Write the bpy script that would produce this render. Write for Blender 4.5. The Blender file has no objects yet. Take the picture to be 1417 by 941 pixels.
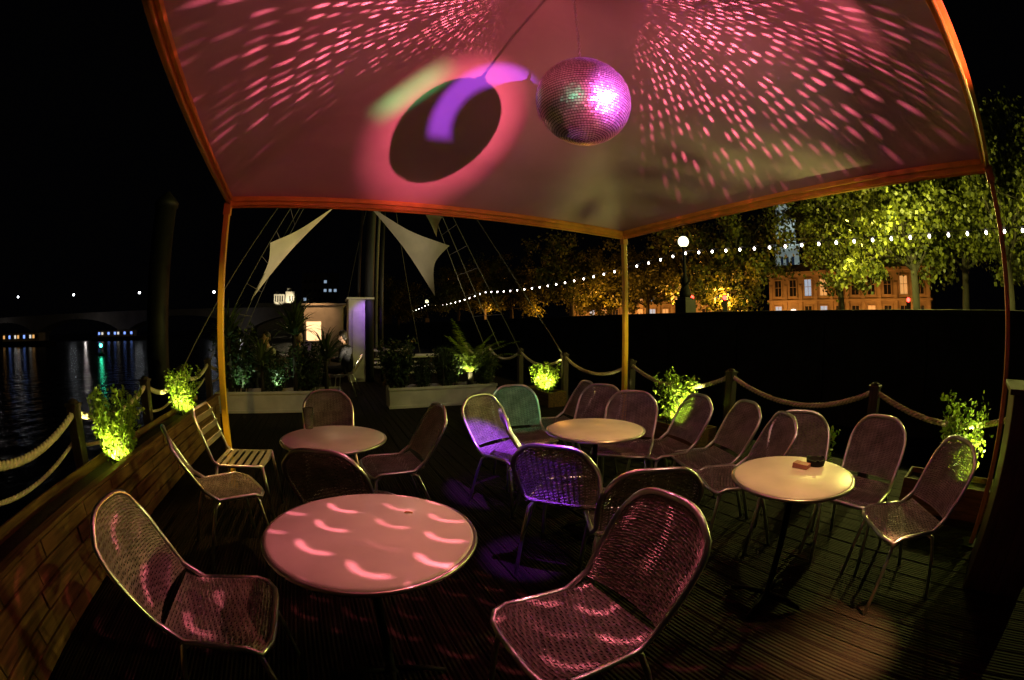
import bpy, math, random
from mathutils import Vector, Matrix
PI = math.pi
RN = random.Random(11)
S = bpy.context.scene
C = S.collection
V = Vector

# ------------------------------------------------------------------ camera model
FPX, PITCH, HC = 602.0, math.radians(1.8), 1.40
cam = bpy.data.cameras.new('camera')
camo = bpy.data.objects.new('camera', cam)
C.objects.link(camo)
camo.location = (0, 0, HC)
camo.rotation_euler = (PI/2 - PITCH, 0, 0)
cam.type = 'PANO'
cam.sensor_width = 36.0
cam.sensor_height = 23.906
cam.clip_start = 0.02
cam.clip_end = 3000
tgt = cam.cycles if hasattr(cam, 'cycles') and hasattr(cam.cycles, 'panorama_type') else cam
tgt.panorama_type = 'FISHEYE_EQUISOLID'
tgt.fisheye_lens = FPX/1417*36
tgt.fisheye_fov = math.radians(200)
S.camera = camo
S.view_settings.view_transform = 'Standard'
S.view_settings.look = 'None'
S.view_settings.exposure = 0

def ray(px, py):
    x, y = px-708.5, 470.5-py
    r = math.hypot(x, y)
    th = 2*math.asin(min(1, r/(2*FPX)))
    k = math.sin(th)/max(r, 1e-6)
    xc, yc, zc = x*k, y*k, math.cos(th)
    return V((xc, yc*math.sin(PITCH)+zc*math.cos(PITCH), yc*math.cos(PITCH)-zc*math.sin(PITCH)))
def on_z(px, py, z):
    d = ray(px, py); t = (z-HC)/d.z
    return V((d.x*t, d.y*t, z))
def at_d(px, py, dist):
    d = ray(px, py); t = dist/math.hypot(d.x, d.y)
    return V((d.x*t, d.y*t, HC+d.z*t))
BA = math.radians(24.8)
def bw(x, y, z=0.0):
    c, s = math.cos(BA), math.sin(BA)
    return V((x*c-y*s, x*s+y*c, z))

# ------------------------------------------------------------------ materials
def newmat(name):
    m = bpy.data.materials.new(name); m.use_nodes = True
    return m, m.node_tree, m.node_tree.nodes['Principled BSDF']
def mat(name, col, rough=.5, metal=0., var=.25, scale=6., bump=0., bscale=60., emis=None, estr=0., stretch=None, spec=None):
    m, t, p = newmat(name)
    N, L = t.nodes, t.links
    p.inputs['Roughness'].default_value = rough
    p.inputs['Metallic'].default_value = metal
    if spec is not None: p.inputs['Specular IOR Level'].default_value = spec
    tc = N.new('ShaderNodeTexCoord')
    src = tc.outputs['Object']
    if stretch:
        mp = N.new('ShaderNodeMapping'); mp.inputs['Scale'].default_value = stretch
        L.new(src, mp.inputs['Vector']); src = mp.outputs['Vector']
    nz = N.new('ShaderNodeTexNoise'); nz.inputs['Scale'].default_value = scale; nz.inputs['Detail'].default_value = 5
    L.new(src, nz.inputs['Vector'])
    cr = N.new('ShaderNodeValToRGB')
    cr.color_ramp.elements[0].position = .3; cr.color_ramp.elements[1].position = .7
    cr.color_ramp.elements[0].color = [max(0, c*(1-var)) for c in col]+[1]
    cr.color_ramp.elements[1].color = [min(1, c*(1+var)) for c in col]+[1]
    L.new(nz.outputs['Fac'], cr.inputs['Fac']); L.new(cr.outputs['Color'], p.inputs['Base Color'])
    if bump:
        n2 = N.new('ShaderNodeTexNoise'); n2.inputs['Scale'].default_value = bscale; n2.inputs['Detail'].default_value = 3
        L.new(src, n2.inputs['Vector'])
        b = N.new('ShaderNodeBump'); b.inputs['Strength'].default_value = bump; b.inputs['Distance'].default_value = .01
        L.new(n2.outputs['Fac'], b.inputs['Height']); L.new(b.outputs['Normal'], p.inputs['Normal'])
    if emis:
        p.inputs['Emission Color'].default_value = list(emis)+[1]; p.inputs['Emission Strength'].default_value = estr
    return m
def leafmat(name, c1, c2, trans=.35):
    m, t, p = newmat(name); N, L = t.nodes, t.links
    g = N.new('ShaderNodeNewGeometry')
    cr = N.new('ShaderNodeValToRGB')
    cr.color_ramp.elements[0].color = list(c1)+[1]; cr.color_ramp.elements[1].color = list(c2)+[1]
    L.new(g.outputs['Random Per Island'], cr.inputs['Fac'])
    L.new(cr.outputs['Color'], p.inputs['Base Color']); p.inputs['Roughness'].default_value = .5
    tr = N.new('ShaderNodeBsdfTranslucent'); L.new(cr.outputs['Color'], tr.inputs['Color'])
    mx = N.new('ShaderNodeMixShader'); mx.inputs['Fac'].default_value = trans
    out = N['Material Output']
    L.new(p.outputs['BSDF'], mx.inputs[1]); L.new(tr.outputs['BSDF'], mx.inputs[2]); L.new(mx.outputs['Shader'], out.inputs['Surface'])
    return m
def glow(name, col, s):
    return mat(name, [c*.5 for c in col], .5, emis=col, estr=s)

M = {}
M['alu'] = mat('aluminium tube', (.92, .91, .90), .28, 1, .05, 20)
M['alu_slat'] = mat('brushed aluminium slat', (.82, .78, .68), .36, .9, .1, 9, stretch=(1, 8, 8))
M['rattan'] = mat('grey brown woven rattan', (.27, .22, .20), .38, 0, .4, 14, .3, 120)
M['tabletop'] = mat('pale tabletop', (.70, .66, .61), .34, 0, .16, 4, .05, 200)
M['rim'] = mat('table rim', (.6, .58, .55), .3, 1, .1, 12)
M['iron'] = mat('dark painted iron', (.008, .0075, .008), .65, .1, .2, 10, spec=.15)
M['orange_steel'] = mat('amber painted beam', (.85, .43, .04), .4, 0, .15, 8, .05, 60)
M['red_steel'] = mat('red brown bar', (.48, .19, .06), .5, 0, .2, 8, .05, 60)  # redder, darker colour for the right pole and its bracket
M['yellow_steel'] = mat('yellow painted pole', (.88, .56, .04), .4, 0, .12, 8, .05, 60)
M['post_wood'] = mat('dark stained post', (.045, .03, .022), .6, 0, .4, 10, .3, 40, stretch=(4, 4, .6))
M['plank'] = mat('oiled plank', (.15, .08, .032), .6, 0, .5, 7, .35, 40, stretch=(6, .5, 6), spec=.2)
M['rope'] = mat('pale rope', (.74, .63, .47), .8, 0, .2, 40, .3, 200)
M['white_box'] = mat('weathered white board', (.52, .49, .43), .55, 0, .22, 3, .15, 30)
M['soil'] = mat('planter soil', (.03, .02, .014), .95, 0, .5, 30, .8, 60)
M['stay'] = mat('grey rigging wire', (.13, .12, .11), .6, 0, .2, 30)
M['bark'] = mat('bark', (.022, .017, .012), .85, 0, .4, 6, .6, 25)
M['leaf_plane'] = leafmat('plane tree leaves', (.014, .022, .004), (.16, .17, .024), .4)
M['leaf_bush'] = leafmat('box bush leaves', (.10, .19, .015), (.34, .46, .05), .45)
M['leaf_palm'] = leafmat('strap leaves', (.04, .07, .025), (.12, .17, .05), .3)
M['leaf_dark'] = leafmat('dark shrub leaves', (.012, .03, .012), (.06, .10, .03), .3)
M['sail'] = mat('cream sailcloth', (.60, .54, .41), .7, 0, .1, 3, .3, 9)
M['stone'] = mat('portland stone', (.40, .29, .17), .8, 0, .3, .8, .3, 6)
M['granite'] = mat('dark river wall granite', (.04, .036, .033), .8, 0, .35, 1.2, .4, 8)
M['asphalt'] = mat('asphalt', (.05, .05, .05), .85, 0, .3, 2, .3, 40)
M['concrete'] = mat('pale concrete', (.2, .19, .18), .8, 0, .2, .3, .2, 3)
M['bridge_concrete'] = mat('weathered bridge concrete', (.2, .19, .18), .85, 0, .2, .3, .2, 3)
M['dark'] = mat('dark metal', (.006, .006, .0065), .65, 0, .3, 5)
M['roofslate'] = mat('slate', (.05, .05, .055), .7, 0, .3, 3)
M['skin'] = mat('skin', (.5, .3, .22), .5, 0, .08, 12)
M['hair'] = mat('dark hair', (.02, .014, .01), .5, 0, .3, 40)
M['cloth_dark'] = mat('dark cloth', (.02, .02, .027), .85, 0, .3, 20, .3, 80)
M['cloth_white'] = mat('white cotton', (.5, .48, .45), .85, 0, .08, 20, .3, 80)
M['denim'] = mat('blue denim', (.03, .04, .08), .85, 0, .3, 30, .3, 90)
M['bulb'] = glow('festoon bulb glow', (1, .86, .80), 14)
M['globe'] = glow('globe lamp glow', (1, .95, .55), 3)
M['lamp_white'] = glow('far lamp glow', (.9, .95, 1), 16)
M['win_warm'] = glow('warm window', (1, .52, .16), .6)
M['win_cool'] = glow('cool window', (.55, .75, 1), .45)
M['win_white'] = glow('bright window', (1, .95, .8), 2.2)
M['win_dark'] = mat('dark window glass', (.02, .02, .025), .1, 0, .1, 3)
M['win_blue'] = glow('blue boat light', (.2, .35, 1), 1.6)
M['boat_warm'] = glow('boat warm light', (1, .5, .15), .9)
M['boat_white'] = glow('boat white light', (1, .92, .8), .8)
M['red_lens'] = glow('red signal lens', (1, .03, .02), 14)
M['green_lens'] = glow('green signal lens', (.05, 1, .5), 16)
M['win_orange'] = glow('orange lit pane', (1, .60, .28), 1.8)
M['pink_card'] = mat('dull red card packet', (.35, .12, .11), .5)
M['butt'] = mat('cigarette paper', (.7, .4, .15), .7)
M['mirror'] = mat('mirror tile', (.95, .84, .97), .40, 1, .12, 90)
M['balcore'] = mat('ball grout', (.07, .025, .06), .5, .4)
m, t, p = newmat('drinking glass'); p.inputs['Transmission Weight'].default_value = .95
p.inputs['Roughness'].default_value = .03; p.inputs['Base Color'].default_value = (.95, .97, .96, 1); M['glass'] = m
# canopy fabric
m, t, p = newmat('cream marquee fabric'); N, L = t.nodes, t.links
tc = N.new('ShaderNodeTexCoord')
nz = N.new('ShaderNodeTexNoise'); nz.inputs['Scale'].default_value = 1.3; nz.inputs['Detail'].default_value = 6
L.new(tc.outputs['Object'], nz.inputs['Vector'])
cr = N.new('ShaderNodeValToRGB'); cr.color_ramp.elements[0].position = .3; cr.color_ramp.elements[1].position = .7
cr.color_ramp.elements[0].color = (.55, .45, .35, 1); cr.color_ramp.elements[1].color = (.71, .60, .49, 1)
L.new(nz.outputs['Fac'], cr.inputs['Fac']); L.new(cr.outputs['Color'], p.inputs['Base Color'])
p.inputs['Roughness'].default_value = .62
n2 = N.new('ShaderNodeTexNoise'); n2.inputs['Scale'].default_value = 1.4; n2.inputs['Detail'].default_value = 4; n2.inputs['Distortion'].default_value = .6
L.new(tc.outputs['Object'], n2.inputs['Vector'])
bp = N.new('ShaderNodeBump'); bp.inputs['Strength'].default_value = .35; bp.inputs['Distance'].default_value = .05
L.new(n2.outputs['Fac'], bp.inputs['Height']); L.new(bp.outputs['Normal'], p.inputs['Normal']); M['canopy'] = m
# deck: ridged boards
m, t, p = newmat('ridged deck board'); N, L = t.nodes, t.links
tc = N.new('ShaderNodeTexCoord')
mp = N.new('ShaderNodeMapping'); mp.inputs['Scale'].default_value = (9, .35, 1); L.new(tc.outputs['Object'], mp.inputs['Vector'])
nz = N.new('ShaderNodeTexNoise'); nz.inputs['Scale'].default_value = 2.5; nz.inputs['Detail'].default_value = 5; L.new(mp.outputs['Vector'], nz.inputs['Vector'])
cr = N.new('ShaderNodeValToRGB'); cr.color_ramp.elements[0].position = .3; cr.color_ramp.elements[1].position = .72
cr.color_ramp.elements[0].color = (.0048, .0029, .0018, 1); cr.color_ramp.elements[1].color = (.018, .011, .0063, 1)
L.new(nz.outputs['Fac'], cr.inputs['Fac']); L.new(cr.outputs['Color'], p.inputs['Base Color']); p.inputs['Roughness'].default_value = .7
p.inputs['Specular IOR Level'].default_value = .1
wv = N.new('ShaderNodeTexWave'); wv.bands_direction = 'X'; wv.inputs['Scale'].default_value = 14; wv.inputs['Distortion'].default_value = .2
L.new(tc.outputs['Object'], wv.inputs['Vector'])
bp = N.new('ShaderNodeBump'); bp.inputs['Strength'].default_value = .9; bp.inputs['Distance'].default_value = .011
L.new(wv.outputs['Fac'], bp.inputs['Height']); L.new(bp.outputs['Normal'], p.inputs['Normal']); M['deck'] = m
# water
m, t, p = newmat('dark river water'); N, L = t.nodes, t.links
p.inputs['Base Color'].default_value = (.003, .004, .006, 1); p.inputs['Roughness'].default_value = .2
tc = N.new('ShaderNodeTexCoord'); n2 = N.new('ShaderNodeTexNoise'); n2.inputs['Scale'].default_value = .9; n2.inputs['Detail'].default_value = 5
L.new(tc.outputs['Object'], n2.inputs['Vector'])
bp = N.new('ShaderNodeBump'); bp.inputs['Strength'].default_value = .4; bp.inputs['Distance'].default_value = .3
L.new(n2.outputs['Fac'], bp.inputs['Height']); L.new(bp.outputs['Normal'], p.inputs['Normal']); M['water'] = m

# ------------------------------------------------------------------ mesh builder
class MB:
    def __init__(s): s.v = []; s.f = []
    def face(s, pts):
        b = len(s.v); s.v += [tuple(p) for p in pts]; s.f.append(tuple(range(b, b+len(pts))))
    def box(s, c, d, rz=0, ry=0, rx=0):
        m = Matrix.Rotation(rz, 3, 'Z') @ Matrix.Rotation(ry, 3, 'Y') @ Matrix.Rotation(rx, 3, 'X')
        b = len(s.v); c = V(c)
        for x, y, z in ((-1,-1,-1),(1,-1,-1),(1,1,-1),(-1,1,-1),(-1,-1,1),(1,-1,1),(1,1,1),(-1,1,1)):
            s.v.append(tuple(c + m @ V((x*d[0]/2, y*d[1]/2, z*d[2]/2))))
        for q in ((3,2,1,0),(4,5,6,7),(0,1,5,4),(1,2,6,5),(2,3,7,6),(3,0,4,7)): s.f.append(tuple(b+i for i in q))
    def tube(s, pts, r, n=8, closed=False):
        pts = [V(p) for p in pts]; k = len(pts)
        rs = r if isinstance(r, (list, tuple)) else [r]*k
        b = len(s.v); up = None
        for i in range(k):
            if closed: tn = pts[(i+1) % k]-pts[i-1]
            else: tn = pts[min(i+1, k-1)]-pts[max(i-1, 0)]
            tn = tn.normalized() if tn.length > 1e-9 else V((0, 0, 1))
            if up is None:
                up = tn.cross(V((0, 0, 1)))
                if up.length < .05: up = tn.cross(V((1, 0, 0)))
            up = up - tn*up.dot(tn); up.normalize(); sd = tn.cross(up)
            for j in range(n):
                a = 2*PI*j/n
                s.v.append(tuple(pts[i]+(up*math.cos(a)+sd*math.sin(a))*rs[i]))
        for i in range(k if closed else k-1):
            i2 = (i+1) % k
            for j in range(n):
                j2 = (j+1) % n
                s.f.append((b+i*n+j, b+i*n+j2, b+i2*n+j2, b+i2*n+j))
        if not closed:
            s.f.append(tuple(b+j for j in reversed(range(n)))); s.f.append(tuple(b+(k-1)*n+j for j in range(n)))
    def lathe(s, prof, n=24, c=(0, 0, 0)):
        b = len(s.v); c = V(c)
        for r, z in prof:
            for j in range(n):
                a = 2*PI*j/n; s.v.append((c.x+r*math.cos(a), c.y+r*math.sin(a), c.z+z))
        for i in range(len(prof)-1):
            for j in range(n):
                j2 = (j+1) % n; s.f.append((b+i*n+j, b+i*n+j2, b+(i+1)*n+j2, b+(i+1)*n+j))
        s.f.append(tuple(b+j for j in reversed(range(n)))); s.f.append(tuple(b+(len(prof)-1)*n+j for j in range(n)))
    def sphere(s, c, r, sc=(1, 1, 1), n=16, k=10):
        c = V(c)
        b = len(s.v)
        for i in range(k+1):
            la = -PI/2+PI*max(.02, min(k-.02, i))/k
            for j in range(n):
                a = 2*PI*j/n
                s.v.append((c.x+r*sc[0]*math.cos(la)*math.cos(a), c.y+r*sc[1]*math.cos(la)*math.sin(a), c.z+r*sc[2]*math.sin(la)))
        for i in range(k):
            for j in range(n):
                j2 = (j+1) % n; s.f.append((b+i*n+j, b+i*n+j2, b+(i+1)*n+j2, b+(i+1)*n+j))
        s.f.append(tuple(b+j for j in reversed(range(n)))); s.f.append(tuple(b+k*n+j for j in range(n)))
    def leaf(s, c, size, rn, asp=.55, drop=0):
        d = V((rn.gauss(0, 1), rn.gauss(0, 1), rn.gauss(0, 1)-drop)).normalized()
        e = d.cross(V((rn.gauss(0, 1), rn.gauss(0, 1), rn.gauss(0, 1)))).normalized()
        z = size*rn.uniform(.65, 1.25); c = V(c)
        s.face((c-d*z*.5, c+e*z*asp*.5, c+d*z*.55, c-e*z*asp*.5))
    def mesh(s, name, smooth=False):
        me = bpy.data.meshes.new(name); me.from_pydata(s.v, [], s.f); me.update()
        if smooth: me.polygons.foreach_set('use_smooth', [True]*len(me.polygons))
        return me
    def build(s, name, m, parent=None, smooth=False, bevel=0):
        return link(name, s.mesh(name, smooth), m, parent, bevel)
def link(name, me, m, parent=None, bevel=0):
    o = bpy.data.objects.new(name, me); C.objects.link(o)
    if m and not me.materials: me.materials.append(m)
    if parent: o.parent = parent
    if bevel:
        b = o.modifiers.new('bevel', 'BEVEL'); b.width = bevel; b.segments = 2; b.limit_method = 'ANGLE'
    return o
def tag(o, label=None, cat=None, group=None, kind=None):
    if label: o['label'] = label
    if cat: o['category'] = cat
    if group: o['group'] = group
    if kind: o['kind'] = kind
    return o
def thing(name, label, cat, loc=(0, 0, 0), rz=0, group=None, sc=1):
    o = bpy.data.objects.new(name, None); C.objects.link(o); o.empty_display_size = .1
    o.location = loc; o.rotation_euler = (0, 0, rz); o.scale = (sc, sc, sc)
    return tag(o, label, cat, group)
def dup(root, loc, rz, label, group=None, sc=None):
    r = root.copy(); C.objects.link(r); r.location = loc; r.rotation_euler = (0, 0, rz); r['label'] = label
    if group: r['group'] = group
    if sc: r.scale = (sc, sc, sc)
    for ch in list(root.children):
        c = ch.copy(); C.objects.link(c); c.parent = r
        for g in list(ch.children):
            d = g.copy(); C.objects.link(d); d.parent = c
    return r

# ------------------------------------------------------------------ lights
def point(name, pos, power, col, radius=.02):
    l = bpy.data.lights.new(name, 'POINT'); l.energy = power; l.color = col; l.shadow_soft_size = radius
    o = bpy.data.objects.new(name, l); C.objects.link(o); o.location = pos; return o
def spot(name, pos, target, power, col, ang, blend=.5, radius=.02):
    l = bpy.data.lights.new(name, 'SPOT'); l.energy = power; l.color = col; l.shadow_soft_size = radius
    l.spot_size = math.radians(ang); l.spot_blend = blend
    o = bpy.data.objects.new(name, l); C.objects.link(o); o.location = pos
    o.rotation_euler = (V(target)-V(pos)).to_track_quat('-Z', 'Y').to_euler(); return o
class NT:
    def __init__(s, l):
        l.use_nodes = True; s.t = l.node_tree; s.N = s.t.nodes; s.L = s.t.links
        s.em = [n for n in s.N if n.type == 'EMISSION'][0]
        s.d = s.N.new('ShaderNodeNewGeometry').outputs['Incoming']
    def m(s, op, a, b=None, c=None):
        n = s.N.new('ShaderNodeMath'); n.operation = op
        for i, x in enumerate((a, b, c)):
            if x is None: continue
            if isinstance(x, (int, float)): n.inputs[i].default_value = x
            else: s.L.new(x, n.inputs[i])
        return n.outputs[0]
    def dot(s, vec):
        n = s.N.new('ShaderNodeVectorMath'); n.operation = 'DOT_PRODUCT'; s.L.new(s.d, n.inputs[0]); n.inputs[1].default_value = vec
        return n.outputs['Value']
    def smooth(s, x, a, b):
        n = s.N.new('ShaderNodeMapRange'); n.interpolation_type = 'SMOOTHSTEP'
        s.L.new(x, n.inputs[0]); n.inputs[1].default_value = a; n.inputs[2].default_value = b
        n.inputs[3].default_value = 0; n.inputs[4].default_value = 1
        return n.outputs[0]
    def inv(s, x): return s.m('SUBTRACT', 1, x)
    def rnd(s, a, b):
        cb = s.N.new('ShaderNodeCombineXYZ'); s.L.new(a, cb.inputs[0]); s.L.new(b, cb.inputs[1])
        wn = s.N.new('ShaderNodeTexWhiteNoise'); wn.noise_dimensions = '2D'; s.L.new(cb.outputs[0], wn.inputs['Vector'])
        return wn.outputs['Value']
    def out(s, x): s.L.new(x, s.em.inputs['Strength'])
def facet_light(pos, side, Ld, power, col):
    """stand-in for light thrown back by the mirror tiles on one side, as masked dashes"""
    o = point('tile_beam_stand_in', pos, power, col, 0)  # added point light, not a reflection of the spotlight
    n = NT(o.data); N, L = n.N, n.L; st = .078
    ax = V((-.10, .06, 1)).normalized(); ux = ax.cross(V((0, 1, 0))).normalized(); uy = ax.cross(ux)
    a = n.m('DIVIDE', n.m('ARCSINE', n.dot(ax)), st*.85); ring = n.m('FLOOR', a)
    b = n.m('DIVIDE', n.m('ARCTAN2', n.dot(uy), n.dot(ux)), st*.90)
    b = n.m('ADD', b, n.m('MULTIPLY', ring, .31))
    col_ = n.m('FLOOR', b)
    r1 = n.rnd(ring, col_); r2 = n.rnd(col_, ring)
    fa = n.m('DIVIDE', n.m('SUBTRACT', n.m('SUBTRACT', n.m('FRACT', a), .5), n.m('MULTIPLY', n.m('SUBTRACT', r2, .5), .30)), .42)
    fb = n.m('DIVIDE', n.m('SUBTRACT', n.m('SUBTRACT', n.m('FRACT', b), .5), n.m('MULTIPLY', n.m('SUBTRACT', r1, .5), .36)), .22)
    q = n.m('SQRT', n.m('ADD', n.m('MULTIPLY', fa, fa), n.m('MULTIPLY', fb, fb)))
    mask = n.inv(n.smooth(q, .0, 1.4))
    mask = n.m('MULTIPLY', mask, n.smooth(r1, .15, 1.1))
    mask = n.m('MULTIPLY', mask, n.smooth(n.dot(Ld), -.93, -.60))
    mask = n.m('MULTIPLY', mask, n.smooth(n.dot(side), .12, .60))
    mask = n.m('MULTIPLY', mask, n.smooth(n.dot(V((0, 0, 1))), -.14, .22))
    n.out(mask); return o
def shaped_spot(name, pos, target, power, col, ang, fn, blend=.15):
    o = spot(name, pos, target, power, col, ang, blend, 0)
    f = (V(target)-V(pos)).normalized(); a1 = f.cross(V((0, 0, 1))).normalized(); a2 = a1.cross(f)
    n = NT(o.data); z = n.dot(f); x = n.m('DIVIDE', n.dot(a1), z); y = n.m('DIVIDE', n.dot(a2), z)
    n.out(fn(n, x, y)); return o

# ------------------------------------------------------------------ world
w = bpy.data.worlds.new('World'); S.world = w; w.use_nodes = True
w.node_tree.nodes['Background'].inputs[0].default_value = (.4, .38, .5, 1)
w.node_tree.nodes['Background'].inputs[1].default_value = .0012

# ------------------------------------------------------------------ setting
b = MB(); b.face([(-900, -900, 0), (900, -900, 0), (900, 1200, 0), (-900, 1200, 0)])
o = b.build('water', M['water']); o.location = (0, 0, -1.7); tag(o, 'dark rippled river beside the boat', 'water', kind='structure')
b = MB()
x = -2.6
while x < 4.62:
    b.box((x+.05, 7.5, -.02), (.095, 25, .04)); x += .10
o = b.build('deck', M['deck'], bevel=.003); o.rotation_euler = (0, 0, BA); tag(o, 'dark ridged timber deck boards', 'deck', kind='structure')
b = MB(); b.box((1.0, 7.5, -.95), (7.3, 25.2, 1.78)); o = b.build('hull', M['dark']); o.rotation_euler = (0, 0, BA)
tag(o, 'dark hull under the timber deck', 'hull', kind='structure')

# ------------------------------------------------------------------ gazebo
GL, GM, GR, GB = V((-2.44, 3.0, 0)), V((1.33, 4.98, 0)), V((3.07, 1.15, 0)), V((-.634, -.431, 0))
GC = (GL+GM+GR+GB)/4
ZB, RISE = 2.53, 1.30
def bil(a, c): return (GB*(1-a)*(1-c)+GR*(1+a)*(1-c)+GM*(1+a)*(1+c)+GL*(1-a)*(1+c))/4
def inv_bil(X, Y):
    a = c = 0.0; P = V((X, Y, 0))
    for _ in range(5):
        r = P-bil(a, c); da = (bil(a+.01, c)-bil(a-.01, c))*50; dc = (bil(a, c+.01)-bil(a, c-.01))*50
        D = da.x*dc.y-da.y*dc.x
        a += (r.x*dc.y-r.y*dc.x)/D; c += (da.x*r.y-da.y*r.x)/D
    return a, c
def cz(a, c):
    p, q = max(0, 1-abs(a)), max(0, 1-abs(c))
    w_ = .02+.5*min(1, max(p, q))                            # hips eased so no hard crease shows
    h = .5*(p+q-math.sqrt((p-q)**2+(w_*.45)**2)) + .5*w_*.45*max(0, 1-4*min(p, q))
    h = max(0, min(h, min(p, q)))
    return ZB+RISE*h-.02*math.sin(PI*min(1, p))*math.sin(PI*min(1, q))
def canopy_z(X, Y): return cz(*inv_bil(X, Y))
def ceil_pt(px, py):
    d = ray(px, py); t = .6
    while t < 8:
        p = d*t
        if HC+p.z > canopy_z(p.x, p.y): break
        t += .02
    return V((p.x, p.y, HC+p.z))
gz = thing('gazebo', 'square cream canopy with amber frame over the tables', 'gazebo')
b = MB(); n = 64
for i in range(n+1):
    for j in range(n+1):
        a, c = -1+2*i/n, -1+2*j/n
        p = bil(a*1.012, c*1.012)
        b.v.append((p.x, p.y, cz(a, c)+.004))
for i in range(n):
    for j in range(n):
        q = i*(n+1)+j; b.f.append((q, q+1, q+n+2, q+n+1))
b.build('canopy_cover', M['canopy'], gz, True)
for A, B in ((GL, GM), (GM, GR), (GR, GB), (GB, GL)):
    d = (B-A); ln = d.length; mid = (A+B)/2; an = math.atan2(d.y, d.x); inw = (GC-mid).normalized()
    hb_ = .085 if A in (GL, GM) else .055
    b = MB(); b.box((mid.x, mid.y, ZB+.0095-hb_/2), (ln+.05, .045, hb_), an)
    mm = M['orange_steel']
    bm_ = b.build('beam', mm, gz, bevel=.006)
    nrm = V((-d.y, d.x, 0)).normalized(); nrm = nrm if nrm.dot(inw) > 0 else -nrm
    q = mid+nrm*.042
    b = MB(); b.box((q.x, q.y, ZB-.028), (ln-.12, .022, .03), an); b.build('inner_rail', mm, bm_, bevel=.004)
    zl = ZB+.0095-hb_-.014
    b = MB(); aa = A+nrm*.02+(mid-A)*.02; bb = B+nrm*.02+(mid-B)*.02
    b.tube([(aa.x, aa.y, zl), (bb.x, bb.y, zl)], .01); b.build('lower_rail', mm, bm_, True)
for A in (GL, GM, GR):
    w_ = .042 if A is GR else .055
    b = MB(); b.box((A.x, A.y, ZB/2-.03), (w_, w_, ZB-.06), BA); po = b.build('pole', M['red_steel'] if A is GR else M['yellow_steel'], gz, bevel=.008)
    b = MB(); b.box((A.x, A.y, .006), (.16, .16, .012), BA); b.build('base_plate', M['iron'], po)
    b = MB(); b.box((A.x, A.y, ZB-.1), (.07, .07, .11), BA); b.build('corner_bracket', M['red_steel'] if A is GR else M['orange_steel'], po, bevel=.005)

# ------------------------------------------------------------------ mirror ball
BP = V((.385, 2.08, 2.62)); BR = .258
ball = thing('disco_ball', 'large mirror ball hanging from the canopy, lit pink', 'disco ball', BP)
b = MB(); ts = .0150; rings = int(PI*BR/ts)
for i in range(rings):
    la = -PI/2+(i+.5)*PI/rings; cnt = max(3, int(2*PI*BR*math.cos(la)/ts))
    for j in range(cnt):
        lo = 2*PI*(j+.5*(i % 2))/cnt
        nn = V((math.cos(la)*math.cos(lo), math.cos(la)*math.sin(lo), math.sin(la))); c = nn*BR
        nj = (nn+V((RN.gauss(0, .055), RN.gauss(0, .055), RN.gauss(0, .055)))).normalized()
        e = nj.cross(V((0, 0, 1))).normalized(); g = e.cross(nj) * -1
        h = ts*.45; e2 = e*min(h, PI*BR*math.cos(la)/cnt*.92)
        g = g*h*.84
        b.face((c-e2-g, c+e2-g, c+e2+g, c-e2+g)) if (e2.cross(g)).dot(nn) > 0 else b.face((c-e2+g, c+e2+g, c+e2-g, c-e2-g))
b.build('mirror_tiles', M['mirror'], ball)
b = MB(); b.sphere((0, 0, 0), BR-.005, n=48, k=32); b.build('core', M['balcore'], ball, True)
b = MB(); b.lathe([(.03, BR-.01), (.032, BR+.02), (.012, BR+.03), (.008, BR+.06)], 16); b.build('hanger_cap', M['alu'], ball, True)
b = MB(); top = canopy_z(BP.x, BP.y)-BP.z; z = BR+.05; k = 0
while z < top:
    pts = []
    for a in range(10):
        t_ = 2*PI*a/10
        pts.append((.007*math.cos(t_), 0, z+.013+.014*math.sin(t_)) if k % 2 else (0, .007*math.cos(t_), z+.013+.014*math.sin(t_)))
    b.tube(pts, .0028, 5, True); z += .021; k += 1
b.build('chain', M['alu'], ball, True)

# ------------------------------------------------------------------ chairs
def weave(P, rows, stakes, b):
    def nrm(u, v):
        e = .01; du = P(min(1, u+e), v)-P(max(-1, u-e), v); dv = P(u, min(1, v+e))-P(u, max(0, v-e))
        return du.cross(dv).normalized()
    K = stakes*2
    for j in range(rows):
        v0 = (j+.5)/rows; hw = .41/rows; base = len(b.v)
        for i in range(K+1):
            u = -1+2*i/K; off = 0
            if i % 2: off = .0042*(1 if ((i//2)+j) % 2 else -1)
            nn = nrm(u, v0)
            for s_, h in ((-1, 0), (0, .0034), (1, 0)):
                b.v.append(tuple(P(u, min(1, max(0, v0+hw*s_)))+nn*(off+h)))
        for i in range(K):
            for s_ in range(2):
                q = base+i*3+s_; b.f.append((q, q+3, q+4, q+1))
    for k in range(stakes):
        u = -1+2*(2*k+1)/K; hw = .30/stakes; base = len(b.v)
        for j in range(rows+1):
            v0 = j/rows
            for s_ in (-1, 1):
                uu = u+hw*s_; b.v.append(tuple(P(uu, v0)))
        for j in range(rows):
            q = base+j*2; b.f.append((q, q+2, q+3, q+1))
SH, BT = .45, .835
def seatP(u, v):
    wd = .222-.012*v; yy = .215-.395*v-.035*abs(u)**5*(1-v)**2
    return V((u*wd, yy, SH-.006-.016*(1-u*u)*math.sin(PI*v)-.02*max(0, .12-v)/.12+.02*max(0, v-.85)**2/.0225))
def backP(u, v):
    wd = .204+.014*math.sin(PI*v*.75)-.018*max(0, v-.72)**2/.0784
    zz = SH+.035+v*(BT-SH-.035-.078*abs(u)**3.8)
    return V((u*wd, -.175-.165*v-.03*(1-u*u), zz))
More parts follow.
